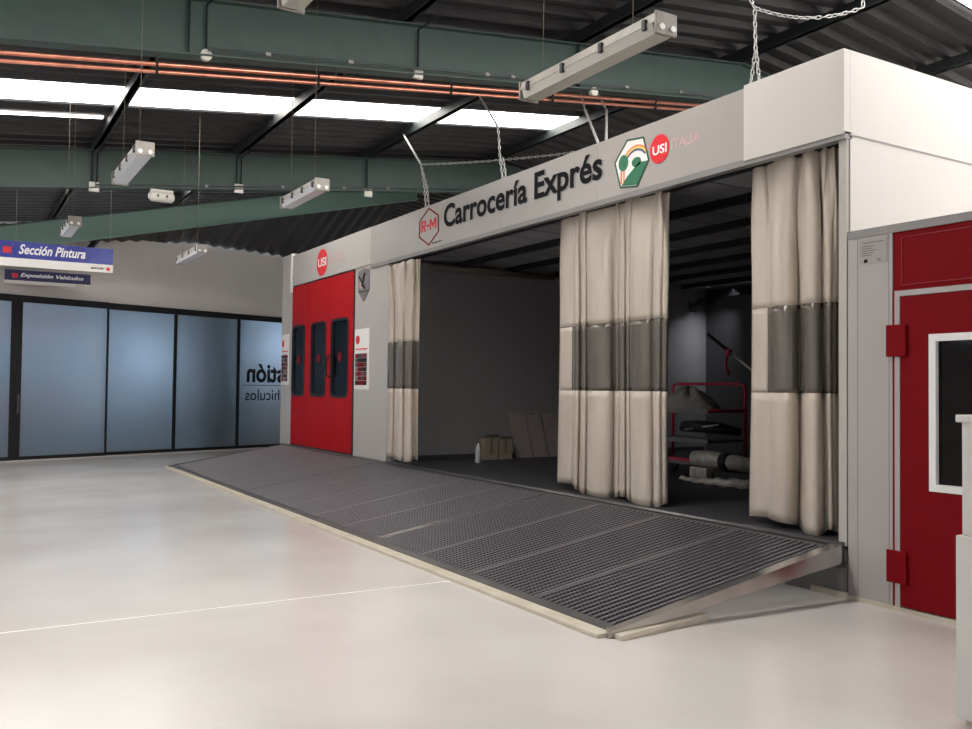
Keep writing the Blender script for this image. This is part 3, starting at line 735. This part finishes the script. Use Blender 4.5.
# ------------------------------------------------------------ copper pipes, conduits, boxes
def pz(y, dz): return 4.765 + .1198 * y + dz
for dz, lab in ((0, 'upper of the two copper pipes running along the nearest green beam'), (-.082, 'lower of the two copper pipes running along the nearest green beam')):
    t = thing('copper_pipe', lab, 'pipe', (-9.87, -6, pz(-6, dz)))
    MB().tube([(-9.87, y, pz(y, dz)) for y in (Y0, 2, 10.4)], .026 if dz == 0 else .021, 10).build('tube', 'copper', t)
    for y in (1.80, 3.60, 5.37, 6.95, 8.80):
        MB().tube([(-9.87, y - .012, pz(y, dz)), (-9.87, y + .012, pz(y, dz))], .031, 10).box(-9.875, -9.865, y - .006, y + .006, pz(y, dz) + .02, pz(y, dz) + .11).build('clamp', 'black', t)
def zbm(y): return zt(y) - .64
t = thing('cable_conduit', 'thin grey conduit along the bottom of the nearest green beam', 'conduit', (-9.86, 2.3, zbm(2.3)))
MB().tube([(-9.87, 2.33, zbm(2.33) + .06), (-9.87, 10.3, zbm(10.3) + .06)], .017, 8).build('tube', 'conduit', t)
for y in (3.0, 4.0, 5.9, 6.3, 8.25, 9.3): MB().box(-9.89, -9.845, y - .03, y + .03, zbm(y) + .04, zbm(y) + .08).build('clip', 'lip', t)
t = thing('cable_conduit', 'thin dark conduit along the bottom of the second green beam', 'conduit', (-17.26, 2.1, 5.1))
def zb2(y): return zt(y) - .70
MB().tube([(-17.28, 2.15, zb2(2.15) + .05), (-17.28, 10, zb2(10) + .05)], .017, 8).build('tube', 'conduit', t)
for y in (2.65, 4.1, 5.6, 6.9, 7.9): MB().box(-17.29, -17.25, y - .03, y + .03, zb2(y) + .03, zb2(y) + .07).build('clip', 'lip', t)
def jbox(X, y, z, s, lab, drop, rnd=False, dbl=False):
    t = thing('junction_box', lab, 'junction box', (X, y, z))
    if rnd: disc(MB(), (X + .0, y, z), RY, UZ, s, s, .06, 20).build('housing', 'box', t)
    else: MB().box(X, X + .06, y - s, y + s, z - s, z + s).build('housing', 'box', t, .006)
    if drop:
        for dy in ((-.03, .03) if dbl else (0,)):
            MB().tube([(X + .03, y + dy, z + s), (X + .03, y + dy * 1.5, z + s + .04), (X + .03, y + dy * 1.5, zt(y) - .06), (X + .03 + .5, y + .10 + dy, zt(y) - .0)], .013, 6).build('cable', 'black', t)
jbox(-9.98, 2.33, 5.21, .062, 'round white junction box on the nearest green beam, upper left', True, True)
jbox(-9.98, 4.94, 5.51, .062, 'square white junction box on the nearest green beam', True)
jbox(-9.98, 7.72, 5.79, .062, 'round white junction box on the nearest beam behind the big lamp', False, True)
jbox(-17.38, 2.13, 5.13, .085, 'leftmost square white box on the second green beam', True, dbl=True)
jbox(-17.38, 4.74, 5.43, .085, 'square white box on the second beam left of the small red logo', True, dbl=True)
jbox(-17.38, 7.48, 5.69, .085, 'rightmost square white box on the second green beam', False)
t = thing('emergency_light', 'oblong white emergency light under the second green beam', 'emergency light', (-17.3, 3.3, 5.03))
MB().tube([(-17.25, 3.05, 5.07), (-17.25, 3.10, 5.07), (-17.25, 3.46, 5.07), (-17.25, 3.51, 5.07)], [.05, .10, .10, .05], 12).build('housing', 'box', t)
MB().box(-17.29, -17.21, 3.08, 3.48, 5.13, 5.20).build('bracket', 'box', t)
for y in (3.2, 3.36): disc(MB(), (-17.148, y, 5.07), RY, UZ, .02, .03, .004, 10).build('lens', 'darkgrey', t)

# ------------------------------------------------------------ hanging fluorescent lamps
def lamp(x0, x1, y, z, lab, tilt=0, wire=True):
    L = x1 - x0; t = thing('hanging_lamp', lab, 'ceiling lamp', (x0, y, z))
    t.rotation_euler = (0, -tilt, 0)
    w, h = .085, .05
    def at(mb, nm, m, par=t, **k):
        o = mb.build(nm, m, None, **k); o.parent = par; return o
    P = lambda px, py, pz_: (px, py, pz_)
    def mk(mb, nm, m, **k):
        o = mb.build(nm, m, None, **k); o.parent = t; return o
    mb = MB().prism([(0, -w, .02), (0, w, .02), (0, w * .8, .085), (0, -w * .8, .085)], (L, 0, 0)); mk(mb, 'body', 'lampbody')
    mb = MB().prism([(.02, -w * .95, .02), (.02, -w * .75, -.045), (.02, w * .75, -.045), (.02, w * .95, .02)], (L - .04, 0, 0)); mk(mb, 'diffuser', 'lampdiff' if L > 1.45 and x0 > -7 else 'lampdiff2')
    for xe, s in ((L, 1), (0, -1)):
        mk(MB().box(min(xe, xe + .02 * s), max(xe, xe + .02 * s), -w * 1.02, w * 1.02, -.05, .09), 'end_cap', 'lampbody', bevel=.006)
        for yy in (-.045, .045): mk(MB().tube([(xe + .02 * s, yy, -.01), (xe + .035 * s, yy, -.01)], .02, 10), 'cap_plug', 'wtext')
    for i in range(4):
        for sy in (-1, 1): mk(MB().box(L * (.06 + .29 * i), L * (.06 + .29 * i) + .03, sy * w - .012, sy * w + .012, -.005, .06), 'clip', 'darkgrey')
    for xw in (.12 * L, .80 * L):
        zt_ = roofz(y) - z - .02
        mk(MB().tube([(xw, 0, .085), (xw + .004, .0, zt_ * .5), (xw, 0, zt_)], .003, 5), 'wire', 'cardedge')
    return t
lamp(-5.60, -4.10, 3.73, 3.80, 'large grimy white lamp hanging nearest, in front of the copper pipes')
lamp(-10.39, -8.95, 1.54, 3.80, 'white lamp hanging below the first skylight on the left')
lamp(-10.62, -9.42, 3.50, 3.80, 'white lamp hanging left of the fascia above the small red logo')
lamp(-14.55, -13.46, 1.42, 3.80, 'small white lamp hanging right above the large blue sign')
lamp(-16.60, -14.95, 3.50, 3.80, 'small white lamp hanging in front of the white partition wall')
lamp(-5.29, -3.79, 1.75, 3.93, 'white lamp cut by the top edge of the photo')

# ------------------------------------------------------------ chains
def chain(lab, lines, pitch=.052):
    t = MB(); n = 0
    for line in lines:
        P = [V(p) for p in line]; L = sum((b - a).length for a, b in zip(P, P[1:]))
        k = int(L / pitch); acc = 0; i = 0
        for q in range(k):
            s = (q + .5) * pitch; a_ = 0; 
            for a, b in zip(P, P[1:]):
                l = (b - a).length
                if a_ + l >= s or b is P[-1]: c = a + (b - a) * ((s - a_) / l); d = (b - a).normalized(); break
                a_ += l
            u = d.cross(V((.3, 1, .2))).normalized(); v = d.cross(u)
            w = u if q % 2 else v
            R = []
            for e in range(10):
                an = 2 * math.pi * e / 10; R.append(c + d * (.031 * math.cos(an)) + w * (.014 * math.sin(an)))
            t.tube(R, .0052, 5, closed=True)
    return tag(t.build('hanging_chain', 'galv'), lab, 'chain')
cy = YF
def sag(a, b, s, n=10):
    a, b = V(a), V(b); return [tuple(a + (b - a) * i / n - V((0, 0, s * 4 * (i / n) * (1 - i / n)))) for i in range(n + 1)]
chain('left steel chain above the red hexagon logo, with a level branch to the right',
      [[(-11.46, cy, zT - .02), (-11.52, cy, 4.5), (-11.64, cy, 4.85), (-15.5, 7.40, 6.48)],
       [(-11.42, cy + .03, zT - .02), (-11.50, cy + .03, 4.5), (-11.64, cy, 4.85)], sag((-11.64, cy, 4.85), (-9.28, 7.4, 4.79), .04)])
chain('dark steel chain above the word Carrocería', [[(-9.36, cy, zT - .02), (-9.44, cy, 4.5), (-9.49, cy, 4.87), (-12.6, 7.40, 6.42)], [(-9.33, cy + .03, zT - .02), (-9.42, cy + .03, 4.5)]])
chain('short steel chain pair hanging above the word Exprés, left leg slanting', [[(-7.44, cy, zT - .02), (-10.15, 7.72, 5.60), (-10.2, 7.5, 6.42)]])
chain('short upright steel chain left of the green hexagon logo', [[(-7.37, cy + .04, zT - .02), (-10.15, 8.12, 5.65), (-10.2, 7.6, 6.42)]])
chain('right steel chain rising from the fascia with a branch sagging right', [[(-5.33, cy - .02, zT - .02), (-5.29, cy, 4.5), (-5.30, cy, 4.86), (-5.5, 5.0, 6.2)], [(-5.26, cy + .02, zT - .02), (-5.285, cy, 4.5)],
      sag((-5.30, cy, 4.86), (-4.93, 6.8, 4.95), .09, 14), [(-4.93, 6.8, 4.95), (-4.93, 6.9, 6.4)]])

# ------------------------------------------------------------ things inside the bay
def lathe(mb, prof, c, n=14):
    P = [[(c[0] + r * math.cos(2 * math.pi * k / n), c[1] + r * math.sin(2 * math.pi * k / n), c[2] + z) for k in range(n + 1)] for r, z in prof]
    return mb.grid(P)
t = thing('plastic_bottle', 'clear plastic water bottle standing on the raised floor', 'bottle', (-11.89, 7.03, PZ))
lathe(MB(), [(.002, 0), (.046, .0), (.048, .03), (.043, .10), (.048, .16), (.048, .21), (.030, .275), (.014, .30), (.014, .315)], (-11.89, 7.03, PZ)).build('body', 'bottle', t)
lathe(MB(), [(.002, .345), (.017, .344), (.017, .315), (.002, .315)], (-11.89, 7.03, PZ)).build('cap', 'darkgrey', t)
for (a, c, h, lab) in ((7.42, 7.68, .36, 'open cardboard box standing left against the cabin wall'), (7.70, 7.95, .33, 'cardboard box right of the open one by the wall')):
    t = thing('cardboard_box', lab, 'box', (-12.5, (a + c) / 2, PZ))
    MB().box(-12.64, -12.34, a, c, PZ, PZ + h).build('carton', 'card', t)
    MB().box(-12.52, -12.46, a - .002, c + .002, PZ - 0 + h, PZ + h + .003).box(-12.34, -12.337, (a + c) / 2 - .02, (a + c) / 2 + .02, PZ + .1, PZ + h).build('tape', 'cardedge', t)
    MB().hexa([(-12.34, a, PZ + h), (-12.34, c, PZ + h), (-12.28, c, PZ + h + .05), (-12.28, a, PZ + h + .05), (-12.34, a, PZ + h + .004), (-12.34, c, PZ + h + .004), (-12.28, c, PZ + h + .054), (-12.28, a, PZ + h + .054)]).build('flap', 'card', t)
for (a, c, h, tl, lab) in ((8.05, 8.40, .75, .10, 'leftmost pale board leaning on the cabin wall'), (8.42, 8.72, .76, .14, 'middle pale board with a handhold leaning on the cabin wall'), (8.74, 9.06, .74, .12, 'rightmost pale board leaning nearest the wide curtain')):
    t = thing('leaning_board', lab, 'board', (-12.5, (a + c) / 2, PZ)); x = -12.655 + .1
    MB().hexa([(x, a + .10, PZ), (x + .02, a + .10, PZ), (x + .02, c + .10, PZ), (x, c + .10, PZ), (x - tl, a, PZ + h), (x - tl + .02, a, PZ + h), (x - tl + .02, c, PZ + h), (x - tl, c, PZ + h)]).build('panel', 'board', t)
    MB().hexa([(x + .02, c + .085, PZ), (x + .024, c + .085, PZ), (x + .024, c + .10, PZ), (x + .02, c + .10, PZ), (x - tl + .02, c - .015, PZ + h), (x - tl + .024, c - .015, PZ + h), (x - tl + .024, c, PZ + h), (x - tl + .02, c, PZ + h)]).build('edge', 'board2', t)
    if 'handhold' in lab: MB().box(x - tl + .018, x - tl + .026, a + .08, a + .16, PZ + h - .05, PZ + h - .02).build('handhold', 'black', t)
# red trolley
ty = 8.98; xa, xb = -10.02, -8.60
t = thing('parts_trolley', 'red tubular trolley with dark shelves of parts behind the curtains', 'trolley', ((xa + xb) / 2, ty, PZ))
for yy, nm in ((ty + .35, 'rear_frame'), (ty - .35, 'front_frame')):
    zt2 = 1.665 if yy > ty else .62
    MB().tube([(xa, yy, PZ + .12), (xa, yy, zt2 - .08), (xa + .02, yy, zt2 - .02), (xa + .08, yy, zt2), (xb - .08, yy, zt2), (xb - .02, yy, zt2 - .02), (xb, yy, zt2 - .08), (xb, yy, PZ + .12)], .022, 8).build(nm, 'trolleyred', t)
for x in (xa, xb):
    MB().tube([(x, ty - .35, .62), (x, ty + .35, .62)], .02, 8).tube([(x, ty - .35, 1.30), (x, ty + .35, 1.30)], .02, 8).build('side_rail', 'trolleyred', t)
for z, nm in ((1.30, 'shelf'), (.90, 'shelf'), (.60, 'shelf')):
    MB().box(xa + .02, xb - .02, ty - .33, ty + .33, z - .03, z).build(nm, 'darkgrey', t)
    MB().box(xa + .0, xb - .0, ty - .36, ty - .33, z - .04, z + .02).build('shelf_edge', 'frame_grey', t)
for x in (xa + .1, xb - .1):
    for yy in (ty - .3, ty + .3):
        MB().tube([(x, yy - .02, PZ + .075), (x, yy + .02, PZ + .075)], .075, 16).box(x - .03, x + .03, yy - .03, yy + .03, PZ + .13, PZ + .17).build('caster', 'rubber', t)
def heap(name, lab, cat, c, rx, ry, h, m, seed, n=26):
    rd = random.Random(seed); P = []
    ph = [rd.uniform(0, 6) for _ in range(5)]
    for i in range(9):
        row = []; rr_ = i / 8
        for k in range(n + 1):
            a = 2 * math.pi * (k % n) / n; w = 1 + .14 * math.sin(3 * a + ph[0]) + .08 * math.sin(7 * a + ph[1])
            z = h * (1 - rr_ ** 2) * (1 + .3 * math.sin(5 * a + ph[2] + rr_ * 4)) + .012 * math.sin(9 * a + rr_ * 12)
            row.append((c[0] + rx * rr_ * w * math.cos(a), c[1] + ry * rr_ * w * math.sin(a), c[2] + max(z, 0) + .001))
        P.append(row)
    return tag(MB().grid(P).build(name, m, solid=.004), lab, cat)
heap('folded_sheet', 'crumpled grey cloth heaped on the top shelf of the trolley', 'cloth', (-9.35, 9.0, 1.30), .52, .28, .26, 'cloth', 3)
t = thing('car_bumper', 'black car bumper lying on the middle shelf of the trolley', 'car part', (-8.9, 8.9, .90))
MB().tube([(-9.45, 8.98, 1.03), (-9.2, 8.80, 1.07), (-8.9, 8.76, 1.08), (-8.6, 8.80, 1.07), (-8.35, 8.98, 1.02)], [.05, .08, .085, .08, .05], 10).build('shell', 'black', t)
MB().tube([(-9.1, 8.69, 1.03), (-8.5, 8.72, 1.12)], .012, 6).build('trim_strip', 'galv', t)
t = thing('clamp_pole', 'long slanting metal pole with red clamps resting on the trolley', 'pole', (-8.2, 9.36, 1.6))
MB().tube([(-9.33, 9.36, 2.38), (-8.13, 9.38, 1.60)], .018, 8).build('pole', 'galv', t)
MB().tube([(-9.33, 9.355, 2.38), (-8.95, 9.362, 2.135)], .026, 8).build('grip', 'black', t)
for x, z in ((-8.93, 2.11), (-8.35, 1.74)):
    MB().box(x - .03, x + .03, 9.32, 9.40, z - .04, z + .04).tube([(x, 9.34, z), (x - .05, 9.34, z - .16), (x + .02, 9.34, z - .32)], .02, 6).build('clamp', 'trolleyred', t)
# plastic film rolls and wad in front of the trolley
t = thing('film_roll', 'pale roll of plastic film lying in front of the trolley', 'plastic roll', (-7.9, 8.3, PZ))
MB().tube([(-8.50, 8.30, .69), (-8.2, 8.30, .70), (-7.35, 8.22, .665)], [.10, .105, .095], 16).build('roll', 'film', t)
MB().tube([(-7.98, 8.285, .69), (-7.84, 8.27, .685)], .109, 16).build('printed_band', 'black', t)
tag(MB().box(-8.45, -8.15, 8.15, 8.50, PZ, .59).build('crate', 'film', None, .01), 'low pale crate under the left end of the film roll', 'crate')
tag(MB().box(-8.05, -7.3, 8.18, 8.48, PZ, .57).build('crate', 'black', None, .01), 'low black crate under the right end of the film roll', 'crate')
t = thing('film_sheet', 'long curled strip of clear film lying on the floor before the crates', 'plastic film', (-8.3, 7.9, PZ))
P = []
for i in range(20):
    u = i / 19; x = -8.55 + 1.25 * u; P.append([(x, 8.06 - .16 * math.sin(u * 2.6) + .10 * q, PZ + .015 + .07 * math.sin(q * 3.1) * (.6 + u) + .01 * math.sin(i * 1.7)) for q in (0, .25, .5, .75, 1)])
MB().grid(P).build('sheet', 'film', t, solid=.003)

# ------------------------------------------------------------ light
sc = bpy.context.scene
w = D.worlds.new('sky'); sc.world = w; w.use_nodes = True
w.node_tree.nodes['Background'].inputs[0].default_value = (.92, .96, 1, 1); w.node_tree.nodes['Background'].inputs[1].default_value = 3.
def area(name, loc, rot, sx, sy, e, col=(1, .98, .95)):
    l = D.lights.new(name, 'AREA'); l.shape = 'RECTANGLE'; l.size = sx; l.size_y = sy; l.energy = e; l.color = col
    o = D.objects.new(name, l); C.objects.link(o); o.location = loc; o.rotation_euler = rot; return o
# tubes in the office behind the frosted glass
for x, y, z, e in ((-21.6, .2, 2.4, 90), (-22.1, 2.0, 2.2, 130), (-22.0, 3.6, 2.2, 150), (-23.6, 4.9, 1.8, 30), (-23.2, 7.2, 2.6, 300)):
    area('office_lamp', (x, y, z), (math.radians(0), math.radians(-90), math.radians(20)), .7, .7, e, (.80, .90, 1))
l_ = area('bay_corner_fill', (-11.75, 12.42, 3.44), (0, math.radians(35), 0), .2, .3, 4.5, (.90, .93, 1)); l_.data.spread = math.radians(75)  # added fill light to brighten the cabin wall in the far corner
sc.view_settings.view_transform = 'Standard'; sc.view_settings.look = 'None'; sc.view_settings.gamma = 1
sc.view_settings.use_curve_mapping = False; sc.view_settings.exposure = -.3
sc.cycles.max_bounces = 8; sc.cycles.diffuse_bounces = 5; sc.cycles.sample_clamp_indirect = 8
